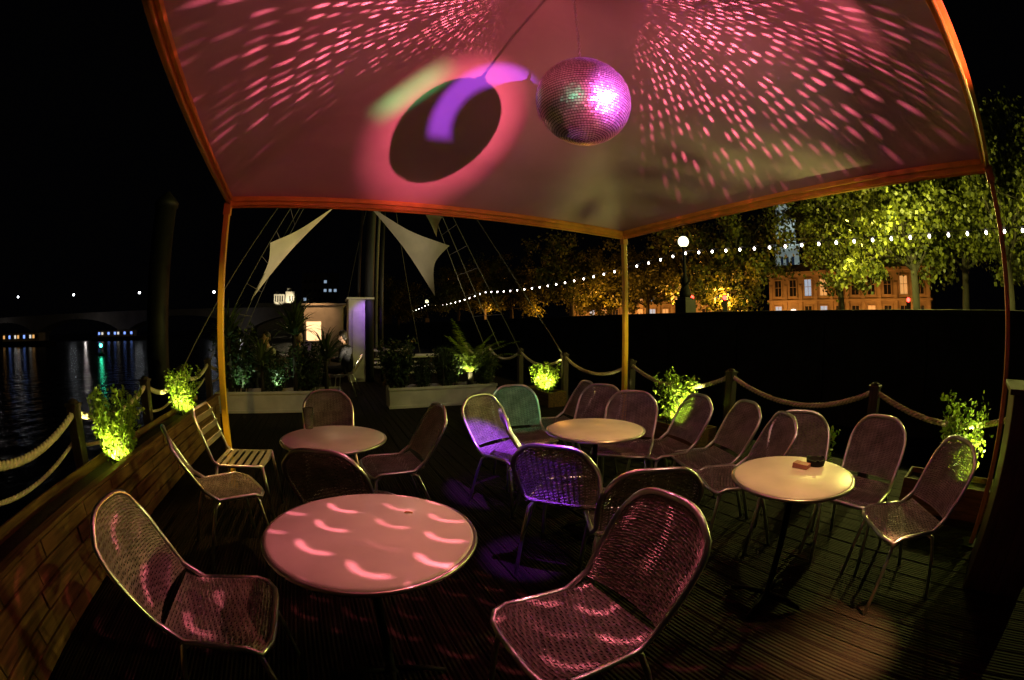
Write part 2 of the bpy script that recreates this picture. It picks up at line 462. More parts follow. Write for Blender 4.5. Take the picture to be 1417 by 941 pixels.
def make_chair(label):
    t = thing('rattan_chair', label, 'chair', group='woven rattan chairs on the deck')
    b = MB(); weave(seatP, 36, 15, b); b.build('seat', M['rattan'], t, True)
    b = MB(); weave(backP, 34, 15, b); b.build('backrest', M['rattan'], t, True)
    pts = []
    for i in range(7): pts.append(seatP(-1, i/7*.93)+V((-.006, 0, -.006)))
    for i in range(9): pts.append(backP(-1, .06+.94*i/8)+V((-.006, 0, 0)))
    for i in range(1, 16): pts.append(backP(-1+2*i/16, 1)+V((0, 0, .006)))
    for i in range(9): pts.append(backP(1, .06+.94*(8-i)/8)+V((.006, 0, 0)))
    for i in range(7): pts.append(seatP(1, (6-i)/7*.93)+V((.006, 0, -.006)))
    for i in range(1, 8): pts.append(seatP(1-2*i/8, 0)+V((0, .006, -.004)))
    b = MB(); b.tube(pts, .0122, 10, True); b.build('frame', M['alu'], t, True)
    for sx in (-1, 1):
        b = MB(); b.tube([(sx*.185, .13, SH-.035), (sx*.203, .165, SH-.06), (sx*.22, .19, .2), (sx*.232, .205, .0)], .0115); b.build('leg', M['alu'], t, True)
        b = MB(); b.tube([(sx*.185, -.08, SH-.03), (sx*.203, -.125, SH-.055), (sx*.213, -.17, .28), (sx*.225, -.26, .0)], .0115); b.build('leg', M['alu'], t, True)
    for yy in (.13, -.08):
        b = MB(); b.tube([(-.195, yy, SH-.034), (.195, yy, SH-.034)], .009); b.build('seat_rail', M['alu'], t, True)
    return t
CH = [
 (-1.02, .96, (.91, .41), 'rattan chair in the near left corner beside the plank planter'),
 (.20, 1.12, (-.91, -.42), 'large foreground rattan chair at right, nearest the camera'),
 (-1.76, 2.06, (.62, .78), 'rattan chair left of the glass table, in front of the metal chair'),
 (-1.49, 3.22, (.42, -.91), 'rattan chair behind the table with the glass, facing the camera'),
 (-.90, 2.12, (-.03, 1), 'rattan chair with back to camera at the table with the glass'),
 (-.84, 2.86, (-.88, -.47), 'rattan chair turned side on at right of the table with the glass'),
 (.0, 3.26, (.75, -.66), 'purple lit rattan chair facing right, left of the centre table'),
 (.12, 3.74, (.3, -.95), 'greenish lit rattan chair behind the purple lit chairs'),
 (.29, 2.84, (.985, .12), 'purple lit rattan chair half hidden behind the purple chair back'),
 (.33, 2.30, (.4, .92), 'purple lit rattan chair with its back to the camera'),
 (.60, 1.92, (.06, 1), 'dark rattan chair with back to camera, behind the large foreground chair'),
 (.90, 3.30, (-.42, -.9), 'rattan chair behind the centre table, just left of the yellow pole'),
 (.66, 3.80, (-.6, -.8), 'rattan chair second behind the centre table, left of its neighbour'),
 (.42, 4.25, (-.96, -.25), 'farthest rattan chair beyond the centre table, turned left'),
 (1.20, 3.22, (-.97, -.2), 'leftmost of three rattan chairs in a row facing left'),
 (1.44, 2.86, (-.98, -.05), 'middle of three rattan chairs in a row facing left'),
 (1.44, 2.40, (-.97, .15), 'rightmost of three rattan chairs in a row facing left'),
 (1.74, 2.10, (-.62, -.78), 'rattan chair behind the ashtray table, left of a pair'),
 (2.08, 1.80, (-.93, -.37), 'rattan chair behind the ashtray table, right of a pair'),
 (2.02, 1.29, (-.93, .36), 'rattan chair at the far right end, side on to the ashtray table'),
]
ch0 = None
for x, y, f, lab in CH:
    rz = math.atan2(-f[0], f[1])
    if ch0 is None:
        ch0 = make_chair(lab); ch0.location = (x, y, 0); ch0.rotation_euler = (0, 0, rz)
    else: dup(ch0, (x, y, 0), rz, lab)
# metal slat chair
mc = thing('metal_chair', 'bare silver metal slatted chair beside the left pole', 'chair', (-1.98, 2.60, 0), math.atan2(-.93, .36))
b = MB()
for i in range(7): b.box((0, .19-.06*i, .455-.004*math.sin(i)), (.40, .038, .008))
b.build('seat', M['alu_slat'], mc, bevel=.002)
b = MB()
for i in range(3): b.box((0, -.225-.032*i, .60+.085*i), (.38, .008, .062), 0, 0, -.33)
b.build('backrest', M['alu_slat'], mc, bevel=.003)
for sx in (-1, 1):
    b = MB(); b.tube([(sx*.205, .2, .448), (sx*.215, .215, .3), (sx*.225, .23, 0)], .012); b.build('leg', M['alu'], mc, True)
    b = MB(); b.tube([(sx*.205, -.16, .448), (sx*.215, -.2, .3), (sx*.225, -.27, 0)], .012); b.build('leg', M['alu'], mc, True)
b = MB(); pts = [(-.205, .2, .448), (-.205, -.14, .448), (-.205, -.19, .48), (-.2, -.24, .62), (-.19, -.31, .80), (-.15, -.325, .84), (.15, -.325, .84), (.19, -.31, .80), (.2, -.24, .62), (.205, -.19, .48), (.205, -.14, .448), (.205, .2, .448), (0, .215, .448)]
b.tube(pts, .012, 8, True); b.build('frame', M['alu'], mc, True)

# ------------------------------------------------------------------ tables
def make_table(label, loc, r, rz):
    t = thing('round_table', label, 'table', loc, rz, 'round pedestal tables')
    b = MB(); b.lathe([(.02, .700), (r-.012, .702), (r-.004, .712), (r-.004, .724), (r-.014, .7295), (.02, .730)], 64); b.build('tabletop', M['tabletop'], t, True)
    b = MB(); pts = [((r+.001)*math.cos(2*PI*i/64), (r+.001)*math.sin(2*PI*i/64), .716) for i in range(64)]
    b.tube(pts, .009, 8, True); b.build('rim', M['rim'], t, True)
    b = MB(); b.lathe([(.10, .698), (.10, .69), (.018, .68), (.016, .06), (.03, .05), (.035, .035)], 20); b.build('column', M['iron'], t, True)
    for k in range(4):
        a = PI/2*k; c, s_ = math.cos(a), math.sin(a)
        b = MB(); b.tube([(c*.03, s_*.03, .05), (c*.14, s_*.14, .04), (c*.22, s_*.22, .013)], [.016, .013, .011]); b.build('foot', M['iron'], t, True)
    return t
make_table('pink lit round table in the foreground', (-.48, 1.243, 0), .36, .3)
make_table('round table with a drinking glass at left', (-1.10, 2.42, 0), .335, .9)
make_table('round table at centre in front of the yellow pole', (.556, 2.78, 0), .325, .2)
make_table('round table at right with the ashtray', (1.31, 1.58, 0), .315, .6)
p = on_z(428, 593, .73)
g = thing('drinking_glass', 'empty tall drinking glass on the left table', 'glass', (p.x, p.y, .73))
b = MB(); b.lathe([(.028, .001), (.038, .14), (.035, .14), (.025, .012)], 24); b.build('tumbler', M['glass'], g, True)
p = on_z(1128, 643, .73)
g = thing('ashtray', 'dark round ashtray on the right table', 'ashtray', (p.x, p.y, .73))
b = MB(); b.lathe([(.05, .001), (.055, .03), (.045, .032), (.038, .012), (.01, .011)], 24); b.build('bowl', M['iron'], g, True)
for k in range(3):
    a = 2.1*k; b = MB(); b.box((.05*math.cos(a), .05*math.sin(a), .034), (.012, .016, .008), a); b.build('rest', M['iron'], g)
p = on_z(1109, 647, .73)
o = MB(); o.box((0, 0, .012), (.055, .085, .022)); o.box((0, .03, .0125), (.0565, .028, .0245)); o = o.build('packet', M['pink_card'], bevel=.002); o.location = (p.x, p.y, .731); o.rotation_euler = (0, 0, .5)
tag(o, 'small dull red card packet beside the ashtray', 'packet')
p = on_z(565, 711, .73)
o = MB(); o.tube([(-.014, 0, .005), (0, .002, .005), (.016, 0, .005)], [.0038, .004, .0036]); o = o.build('cigarette_end', M['butt'], None, True); o.location = (p.x, p.y, .731)
tag(o, 'tiny orange cigarette end on the foreground table', 'cigarette end')

# ------------------------------------------------------------------ rails, ropes, planters
def post(x, y, label, h=.88):
    p = bw(x, y); b = MB(); b.box((0, 0, h/2), (.10, .10, h)); b.box((0, 0, h+.012), (.125, .125, .024))
    b.lathe([(.05, h+.024), (.045, h+.04), (.012, h+.055)], 12)
    o = b.build('rail_post', M['post_wood'], bevel=.004); o.location = (p.x, p.y, 0); o.rotation_euler = (0, 0, BA)
    tag(o, label, 'post', 'rail posts round the deck')
def rope(a, bb, sag, label, name='rope', r=.0155):
    a, bb = V(a), V(bb); n = 90; ln = (bb-a).length; b = MB(); cen = []
    for i in range(n+1):
        t_ = i/n; cen.append(a.lerp(bb, t_)-V((0, 0, sag*4*t_*(1-t_))))
    dr = (bb-a).normalized(); sd = dr.cross(V((0, 0, 1))).normalized()
    for k in range(3):
        pts = []
        for i in range(n+1):
            an = 2*PI*(i/n*ln/.13+k/3); pts.append(cen[i]+sd*math.cos(an)*r*.95+V((0, 0, 1))*math.sin(an)*r*.95)
        b.tube(pts, r, 5)
    o = b.build(name, M['rope'], None, True); tag(o, label, 'rope', 'rope swags between the rail posts')
RX, LX = 4.15, -2.05
ry = [-.7, 1.15, 3.0, 4.85, 6.7, 8.55, 10.4, 12.3]
ordn = ['first', 'second', 'third', 'fourth', 'fifth', 'sixth', 'seventh', 'eighth', 'ninth']
for i, y in enumerate(ry):
    post(RX, y, 'dark wooden rail post on the right side, %s from the camera' % ordn[i])
    if i: rope(bw(RX, ry[i-1], .85), bw(RX, y, .85), .22, 'pale rope swag on the right rail, %s span from the camera' % ordn[i-1])
ly = [-.2, 1.4, 2.84, 4.42, 5.7, 7.2, 8.7]
for i, y in enumerate(ly):
    post(LX-.05, y, 'dark wooden rail post on the left side, %s from the camera' % ordn[i])
    if i:
        rope(bw(LX-.05, ly[i-1], .84), bw(LX-.05, y, .84), .15, 'pale upper rope swag on the left rail, %s span from the camera' % ordn[i-1])
        rope(bw(LX-.13, ly[i-1], .60), bw(LX-.13, y, .60), .12, 'thin lower rope on the left rail, %s span from the camera' % ordn[i-1], r=.009)
# left plank planter
pl = thing('plank_planter', 'long low plank clad planter along the left side', 'planter', (0, 0, 0), BA)
b = MB(); y0, y1 = -1.2, 6.0
for r_ in range(5):
    y = y0-RN.uniform(0, .5)
    while y < y1:
        ln = RN.uniform(.42, .62); a, c = max(y, y0), min(y+ln-.008, y1)
        if c-a > .05: b.box((-1.62+RN.uniform(-.005, .005), (a+c)/2, .05+.098*r_), (.024, c-a, .088))
        y += ln
b.build('plank_face', M['plank'], pl, bevel=.004)
b = MB(); b.box((-1.80, (y0+y1)/2, .22), (.325, y1-y0, .42)); b.build('soil_bed', M['soil'], pl)
for xx, ww, zz, hh in ((-1.625, .07, .51, .022), (-1.965, .02, .25, .5)):
    b = MB(); b.box((xx, (y0+y1)/2, zz), (ww, y1-y0+.02, hh)); b.build('trim', M['plank'], pl, bevel=.003)
# white planters
def planter(x0, x1, y, label, h=.36, m='white_box', name='white_planter', dep=.42):
    p = bw((x0+x1)/2, y); t = thing(name, label, 'planter', p, BA)
    L_ = x1-x0
    for c_, d_ in (((0, -dep/2, h/2), (L_, .024, h)), ((0, dep/2, h/2), (L_, .024, h)), ((-L_/2+.012, 0, h/2), (.024, dep-.026, h-.002)), ((L_/2-.012, 0, h/2), (.024, dep-.026, h-.002))):
        b = MB(); b.box(c_, d_); b.build('side_panel', M[m], t, bevel=.003)
    for zz, hh in ((h-.02, .045), (.03, .05)):
        b = MB(); b.box((0, -dep/2-.022, zz), (L_+.03, .02, hh)); b.build('trim', M[m], t, bevel=.003)
    b = MB(); b.box((0, 0, h/2-.03), (L_-.06, dep-.04, h-.06)); b.build('soil_bed', M['soil'], t)
planter(-2.0, .25, 7.5, 'long white box planter at left behind the gazebo')
planter(1.08, 3.05, 7.5, 'long white box planter at centre behind the gazebo')
for i, yy in enumerate((.12, 3.55, 6.9)):
    pt = bw(3.84, yy); t = thing('wood_planter', 'low timber planter at the right rail, %s from the camera' % ordn[i], 'planter', pt, BA)
    for sx in (-1, 1):
        b = MB(); b.box((sx*.17, 0, .13), (.022, .95, .26)); b.build('side_panel', M['plank'], t, bevel=.003)
        b = MB(); b.box((0, sx*.465, .13), (.316, .022, .258)); b.build('side_panel', M['plank'], t, bevel=.003)
    b = MB(); b.box((0, 0, .11), (.316, .90, .21)); b.build('soil_bed', M['soil'], t)

# ------------------------------------------------------------------ plants
def bush_mesh(seed, n, rx, h):
    rn = random.Random(seed); st, lf = MB(), MB()
    for i in range(34):
        a = rn.uniform(0, 2*PI); q = rx*math.sqrt(rn.random()); hh = h*rn.uniform(.55, 1.05)
        p0 = V((q*.4*math.cos(a), q*.4*math.sin(a), 0)); p1 = V((q*math.cos(a), q*math.sin(a), hh)); pm = p0.lerp(p1, .5)+V((rn.gauss(0, .02), rn.gauss(0, .02), 0))
        st.tube([p0, pm, p1], [.004, .003, .0015], 4)
        for k in range(n//34):
            t_ = rn.uniform(.12, 1.03); c = p0.lerp(pm, t_*2) if t_ < .5 else pm.lerp(p1, t_*2-1)
            lf.leaf(c+V((rn.gauss(0, .028), rn.gauss(0, .028), rn.gauss(0, .02))), .042, rn, .6)
    return st.mesh('stems', True), lf.mesh('foliage')
bm1 = bush_mesh(3, 1900, .24, .55); bm2 = bush_mesh(5, 1700, .22, .62); bm3 = bush_mesh(8, 2200, .28, .50)
bm4 = bush_mesh(9, 2600, .26, .6)
def bush(x, y, z, k, label, sc=1, leaf='leaf_bush', name='bush', grp='small leafy bushes in the planters'):
    p = bw(x, y, z); t = thing(name, label, 'bush', p, RN.uniform(0, 6), grp, sc)
    m_ = (bm1, bm2, bm3, bm4)[k]; link('stems', m_[0], M['bark'], t); link('foliage', m_[1], M[leaf], t)
BU = [(-1.82, 3.10, .43, 'bright lit bush in the plank planter nearest the camera at left', 1.05, 130, 2),
      (-1.82, 5.0, .43, 'bright lit bush in the plank planter, left pole beside it', .95, 120, 0),
      (3.84, .10, .215, 'bright lit bush at the far right beside the rope rail', 1.1, 140, 1),
      (3.84, 3.6, .215, 'bright lit bush just right of the yellow pole', 1.1, 170, 0),
      (3.84, 6.9, .215, 'bright lit bush left of the yellow pole', 1.0, 170, 2),
      (3.60, 1.55, .0, 'dark unlit bush behind the chairs on the right', 1.0, 0, 0)]
for i, (x, y, z, lab, sc, lit, k) in enumerate(BU):
    bush(x, y, z, k, lab, sc)
    if lit:
        p = bw(x+(.17 if x < 0 else -.13), y-.34, z+.05); q = bw(x, y, z+.34)
        spot('planter_uplight', p, q, lit, (1, .97, .30), 78, .4, .015)
for i, (x, y, sc, lab) in enumerate(((-1.62, 7.62, 1.9, 'dense dark shrub at the left of the left white planter'), (-.95, 7.62, 1.2, 'dense dark shrub in the middle of the left white planter'), (-.30, 7.6, 1.45, 'dense dark shrub at the right of the left white planter'),
                                 (1.3, 7.6, 1.5, 'dense dark shrub at the left of the centre white planter'), (1.75, 7.62, .9, 'small dense dark shrub in the centre white planter'), (2.25, 7.62, 1.25, 'dense dark shrub left of the feathery palm'), (2.92, 7.6, 1.0, 'dense dark shrub right of the feathery palm'))):
    bush(x, y, .30, 3, lab, sc, 'leaf_dark', 'shrub', 'dark shrubs in the white planters')
def strap_mesh(seed, n, L_, trunk):
    rn = random.Random(seed); b = MB()
    for i in range(n):
        a = rn.uniform(0, 2*PI); el = rn.uniform(.25, 1.45); ln = L_*rn.uniform(.7, 1.1); w_ = .018
        sd = V((-math.sin(a), math.cos(a), 0)); p = V((0, 0, trunk)); base = len(b.v)
        for k in range(7):
            ww = w_*(1-(k/6)**2)+.002; b.v += [tuple(p-sd*ww), tuple(p+sd*ww)]
            e = el-k*k*.035; p = p+V((math.cos(a)*math.cos(e), math.sin(a)*math.cos(e), math.sin(e)))*ln/6
        for k in range(6): q = base+2*k; b.f.append((q, q+1, q+3, q+2))
    s_ = MB(); s_.tube([(0, 0, 0), (.01, .01, trunk*.5), (0, 0, trunk+.02)], [.035, .03, .025], 8)
    return s_.mesh('stem', True), b.mesh('foliage')
def frond_mesh(seed, n, L_, trunk):
    rn = random.Random(seed); b = MB()
    for i in range(n):
        a = 2*PI*i/n+rn.uniform(-.4, .4); el = rn.uniform(.75, 1.55); ln = L_*rn.uniform(.45, 1.15); dr = rn.uniform(.04, .1)
        sd = V((-math.sin(a), math.cos(a), 0)); p = V((0, 0, trunk*rn.uniform(.5, 1))); pts = []
        for k in range(14):
            pts.append(p.copy()); e = el-k*dr; p = p+V((math.cos(a)*math.cos(e), math.sin(a)*math.cos(e), math.sin(e)))*ln/13
        b.tube(pts, [.006*(1-k/15) for k in range(14)], 4)
        for k in range(2, 14):
            d = (pts[k]-pts[k-1]).normalized(); wl = .12*math.sin(PI*(k+1)/16)*rn.uniform(.8, 1.15)
            for s_ in (-1, 1):
                for hh in (0, .5):
                    c = pts[k]-d*ln/13*hh; tip = c+sd*s_*wl+d*wl*.5-V((0, 0, wl*rn.uniform(.1, .5)))
                    b.face((c-d*.006, c+d*.010, tip))
    s_ = MB(); s_.tube([(0, 0, 0), (0, .01, trunk*.5), (0, 0, trunk+.02)], [.05, .045, .04], 8)
    return s_.mesh('stem', True), b.mesh('foliage')
sm1, sm2, fm = strap_mesh(1, 80, .55, .45), strap_mesh(2, 80, .6, .75), frond_mesh(4, 24, .9, .35)
def plant(msh, x, y, z, label, sc, name='strap_leaf_plant', leaf='leaf_palm'):
    t = thing(name, label, 'plant', bw(x, y, z), RN.uniform(0, 6), 'tall plants in the white planters', sc)
    link('stem', msh[0], M['bark'], t); link('foliage', msh[1], M[leaf], t)
plant(sm2, -1.75, 7.42, .3, 'spiky strap leaved plant at the left end of left white planter', 1.25)
plant(sm1, -1.15, 7.45, .3, 'low spiky plant second from left in left white planter', 1.1)
plant(sm2, -.55, 7.45, .3, 'tall spiky plant in the middle of left white planter', 1.3)
plant(sm1, .0, 7.45, .3, 'spiky plant at the right end of left white planter', 1.2)
plant(fm, 2.62, 7.5, .3, 'bright lit feathery palm in the centre white planter', 1.15, 'palm', 'leaf_bush')
plant(sm1, 2.1, 7.5, .3, 'short spiky plant beside the feathery palm', .8)
plant(sm1, 2.95, 7.5, .3, 'spiky plant at the right end of centre white planter', .8)
spot('planter_uplight', bw(2.46, 7.30, .38), bw(2.64, 7.75, .95), 60, (1, .96, .40), 72, .5, .02)
spot('planter_uplight', bw(-.9, 7.30, .38), bw(-.7, 7.75, 1.0), 12, (.7, 1, .6), 80, .5, .02)
spot('planter_uplight', bw(-1.5, 7.30, .38), bw(-1.6, 7.75, 1.0), 12, (.7, 1, .6), 80, .5, .02)
for px_, lx in ((-.9, -.8), (2.1, 1.9)):
    spot('planter_wash_fill', bw(lx, 4.75, 2.66), bw(px_, 7.29, .12), 30, (1, .82, .6), 40, .8, .03)  # added spots hidden above the front beam to brighten the white planters

# ------------------------------------------------------------------ forward deck: kiosk, mast, sails, benches, people
kp = bw(.92, 11.6)
k = thing('deck_kiosk', 'narrow white deck kiosk lit purple beside the mast', 'kiosk', kp, BA)
b = MB(); b.box((0, 0, 1.05), (.62, .9, 2.1)); b.build('wall', M['white_box'], k, bevel=.01)
b = MB(); b.box((0, 0, 2.125), (.72, 1.05, .05)); b.build('roof', M['white_box'], k, bevel=.005)
b = MB(); b.box((.03, -.456, .95), (.48, .015, 1.75)); d = b.build('door', M['white_box'], k, bevel=.004)
b = MB(); b.tube([(.2, -.48, .9), (.2, -.5, .95), (.2, -.48, 1.0)], .008, 6); b.build('handle', M['alu'], d, True)
spot('kiosk_purple_lamp', bw(1.2, 10.5, 2.1), kp+V((.1, 0, 1.4)), 34, (.42, .16, 1), 70, .7, .03)
hp = bw(-.05, 12.9)
k = thing('deck_cabin', 'small cabin with orange lit wall left of the purple kiosk', 'cabin', hp, BA)
b = MB(); b.box((0, 0, 1.0), (1.15, 1.2, 2.0)); b.build('wall', M['white_box'], k, bevel=.01)
b = MB(); b.box((0, -.05, 2.03), (1.3, 1.4, .06)); b.build('roof', M['white_box'], k, bevel=.005)
b = MB(); b.box((-.28, -.605, 1.3), (.5, .03, .6)); f_ = b.build('window', M['white_box'], k)
b = MB(); b.box((-.28, -.622, 1.3), (.42, .02, .52)); b.build('pane', M['win_orange'], f_)
b = MB(); b.box((.3, -.61, .95), (.5, .03, 1.8)); b.build('door', M['white_box'], k)
spot('cabin_lamp', hp+V((.3, -1.6, 2.3)), hp+V((0, 0, 1.5)), 32, (1, .52, .22), 60, .7, .03)
mp_ = bw(1.15, 11.2)
ms = thing('mast', 'tall black mast with rigging beyond the gazebo', 'mast', mp_)
b = MB(); b.tube([(0, 0, 0), (0, 0, 4), (0, 0, 11)], [.13, .12, .08], 12); b.build('spar', M['dark'], ms, True)
b = MB(); b.tube([(.32, .1, 0), (.3, .1, 5)], .05, 8); b.build('fender_pole', M['dark'], ms, True)
b = MB(); b.tube([(-.3, .0, 0), (-.28, 0, 6)], .04, 8); b.build('fender_pole', M['dark'], ms, True)
for q in ((-2.05, 7.2), (-2.05, 8.7), (-2.05, 9.6), (4.1, 8.5), (4.1, 9.6), (4.1, 10.6), (-2.05, 5.7), (4.1, 6.7)):
    e = bw(q[0], q[1], .9)-mp_; b = MB(); b.tube([(0, 0, 8.5), tuple(e)], .009, 5); b.build('stay', M['stay'], ms)
for j in range(9):
    a_ = bw(-2.05, 7.2, .9)-mp_; c_ = bw(-2.05, 9.6, .9)-mp_; tp_ = V((0, 0, 8.5)); t_ = .1+.07*j
    b = MB(); b.tube([a_.lerp(tp_, t_), c_.lerp(tp_, t_)], .006, 4); b.build('ratline', M['stay'], ms)
    a_ = bw(4.1, 8.5, .9)-mp_; c_ = bw(4.1, 10.6, .9)-mp_
    b = MB(); b.tube([a_.lerp(tp_, t_), c_.lerp(tp_, t_)], .006, 4); b.build('ratline', M['stay'], ms)
b = MB(); b.tube([(-1.2, -.2, 5.2), (1.4, .2, 5.25)], [.04, .03], 8); b.build('cross_spar', M['dark'], ms, True)
q = at_d(520, 450, 15); t = thing('mast', 'thin dark mast right of the tall black mast', 'mast', (q.x, q.y, 0), 0)
b = MB(); b.tube([(0, 0, 0), (.02, 0, 4), (.05, 0, 9)], [.06, .055, .03], 8); b.build('spar', M['stay'], t, True)
for sx in (-1.6, 1.5):
    b = MB(); b.tube([(.05, 0, 8.4), (sx, .4, .4)], .008, 4); b.build('stay', M['stay'], t)
def sail(pts, label, k=1.25):
    P = [V(p) for p in pts]; Cn = (P[0]+P[1]+P[2])/3; b = MB(); n = 16; idx = {}
    nn = (P[1]-P[0]).cross(P[2]-P[0]).normalized()
    for i in range(n+1):
        for j in range(n+1-i):
            a, c = i/n, j/n; e = 1-a-c; p = P[0]*a+P[1]*c+P[2]*e
            p = p+(Cn-p)*k*(a*c+c*e+a*e)+nn*.5*a*c*e*3
            idx[i, j] = len(b.v); b.v.append(tuple(p))
    for i in range(n):
        for j in range(n-i):
            b.f.append((idx[i, j], idx[i+1, j], idx[i, j+1]))
            if j < n-i-1: b.f.append((idx[i+1, j], idx[i+1, j+1], idx[i, j+1]))
    o = b.build('shade_sail', M['sail'], None, True); tag(o, label, 'shade sail', 'cream shade sails on the mast')
sail([at_d(466, 284, 10.2), at_d(374, 336, 9.0), at_d(347, 416, 9.4)], 'cream triangular shade sail left of the mast', 1.1)
sail([at_d(510, 284, 10.2), at_d(622, 340, 9.0), at_d(602, 410, 9.6)], 'cream triangular shade sail right of the mast', 1.1)
sail([at_d(582, 286, 9.8), at_d(612, 300, 9.4), at_d(604, 328, 9.5)], 'small cream corner of a third shade sail under the canopy edge', .8)
spot('sail_floodlight', bw(.9, 8.4, .5), at_d(470, 330, 9.6), 110, (1, .84, .56), 100, .6, .03)
def picnic(x, y, label):
    t = thing('picnic_table', label, 'table', bw(x, y), BA+.1, 'picnic tables on the forward deck')
    b = MB()
    for i in range(5): b.box((0, -.28+.14*i, .74), (1.5, .13, .035))
    b.build('tabletop', M['white_box'], t, bevel=.004)
    for s_ in (-1, 1):
        b = MB()
        for i in range(2): b.box((0, s_*(.62+.13*i), .44), (1.5, .12, .035))
        b.build('bench', M['white_box'], t, bevel=.004)
        b = MB(); b.box((s_*.55, .4, .36), (.05, .06, .84), 0, 0, .5); b.box((s_*.55, -.4, .36), (.052, .06, .84), 0, 0, -.5); b.box((s_*.55, 0, .41), (.04, 1.4, .07)); b.build('trestle', M['plank'], t)
picnic(2.0, 9.7, 'slatted picnic table beyond the centre white planter, right one')
picnic(1.7, 12.4, 'slatted picnic table farther along the deck, left one')
point('picnic_lamp', bw(2.6, 10.6, 2.2), 14, (1, .8, .55), .03)

def blob(name, mb, m, parent, vox=.013):
    o = mb.build(name, m, parent, True); r = o.modifiers.new('remesh', 'REMESH'); r.mode = 'VOXEL'; r.voxel_size = vox; r.use_smooth_shade = True
    s_ = o.modifiers.new('smooth', 'SMOOTH'); s_.iterations = 4; return o
def person(loc, rz, label, top, bottom, lean=0.0):
    t = thing('person', label, 'person', loc, rz)
    b = MB(); b.tube([(0, -.02, .50), (0, -.05, .72), (0, -.03+lean, .96), (0, .0+lean, 1.05), (0, .02+lean, 1.12)], [.13, .115, .135, .055, .05], 14)
    hd = V((0, .035+lean, 1.215)); b.sphere(hd, .088, (.88, 1.05, 1.25)); b.sphere(hd+V((0, .095, -.012)), .017, (.8, 1, 1.3)); b.sphere(hd+V((0, .05, -.07)), .05)
    for s_ in (-1, 1):
        b.sphere(hd+V((s_*.082, -.005, -.01)), .022, (.5, .8, 1.2))
        b.tube([(s_*.12, -.03+lean, .98), (s_*.19, -.02+lean, .95), (s_*.24, .08, .72), (s_*.15, .31, .74)], [.05, .05, .04, .027], 10)
        b.tube([(s_*.15, .30, .74), (s_*.13, .36, .745)], [.03, .034], 8)
        for f_ in range(4): b.tube([(s_*(.155-.018*f_), .36, .747), (s_*(.15-.018*f_), .41, .745), (s_*(.145-.018*f_), .435-.006*abs(f_-1.5), .73)], .0095, 6)
        b.tube([(s_*.10, .33, .745), (s_*.08, .365, .75)], .0105, 6)
        b.tube([(s_*.09, 0, .50), (s_*.11, .42, .51), (s_*.11, .42, .28), (s_*.11, .41, .08)], [.085, .06, .055, .038], 10)
        b.tube([(s_*.11, .37, .045), (s_*.11, .5, .04), (s_*.11, .6, .032)], [.04, .042, .03], 8)
    blob('body', b, M['skin'], t)
    b = MB(); b.tube([(0, -.02, .49), (0, -.05, .72), (0, -.03+lean, .96), (0, -.01+lean, 1.035)], [.15, .13, .15, .075], 14)
    for s_ in (-1, 1): b.tube([(s_*.11, -.03+lean, .98), (s_*.19, -.02+lean, .95), (s_*.24, .08, .72), (s_*.165, .27, .74)], [.062, .062, .052, .04], 10)
    blob('shirt', b, M[top], t, .016)
    b = MB()
    for s_ in (-1, 1): b.tube([(s_*.07, -.03, .52), (s_*.11, .43, .515), (s_*.11, .43, .28), (s_*.11, .41, .09)], [.11, .075, .068, .055], 10)
    blob('trousers', b, M[bottom], t, .016)
    b = MB(); b.sphere(hd+V((0, -.022, .028)), .096, (.95, 1.0, 1.12)); b.sphere(hd+V((0, -.06, -.03)), .07); blob('hair', b, M['hair'], t, .014)
    for s_ in (-1, 1):
        b = MB(); b.sphere(hd+V((s_*.032, .083, .012)), .01); b.build('eye', M['dark'], t, True)
people = [(-1.22, 8.75, 2.4, 'seated person in a white shirt behind the left white planter', 'cloth_white', 'denim', .0),
          (-.62, 8.95, -2.2, 'seated person in dark clothes facing the white shirt, behind the planter', 'cloth_dark', 'denim', .04),
          (.42, 9.1, 1.3, 'seated person in dark clothes in front of the purple kiosk', 'cloth_dark', 'cloth_dark', .03)]
for i, (x, y, rz, lab, tp, bt, ln) in enumerate(people):
    q = bw(x, y); person(q, BA+rz, lab, tp, bt, ln)
    dup(ch0, q, BA+rz, ['rattan chair under the person in the white shirt', 'rattan chair under the person facing the white shirt', 'rattan chair under the person in front of the kiosk'][i])
point('forward_deck_fill', bw(.1, 9.6, 2.3), 8.0, (1, .7, .4), .03)  # bare point light, raised so the seated people show
# cabinet at right edge and mooring pile
cp = V((2.84, .74, 0)); t = thing('wooden_cabinet', 'dark wooden cabinet at the right edge beside the pole', 'cabinet', cp, BA)
b = MB()
for i in range(6): b.box((-.25, -.2+.082*i, .55), (.02, .076, 1.1))
b.build('front_boards', M['post_wood'], t, bevel=.003)
b = MB(); b.box((0, 0, .545), (.47, .5, 1.09)); b.build('carcass', M['post_wood'], t, bevel=.003)
b = MB(); b.box((0, 0, 1.115), (.56, .56, .03)); b.build('top', M['post_wood'], t, bevel=.004)
p = at_d(218, 450, 11)
t = thing('mooring_pile', 'tall dark mooring pile in the water at left', 'pile', (p.x, p.y, -1.7))
b = MB(); b.tube([(0, 0, -1), (0, 0, 3), (0, 0, 6.0)], .3, 16); b.build('shaft', M['dark'], t, True)
b = MB(); b.lathe([(.34, 6.0), (.34, 6.12), (.05, 6.4)], 16); b.build('cap', M['dark'], t, True)

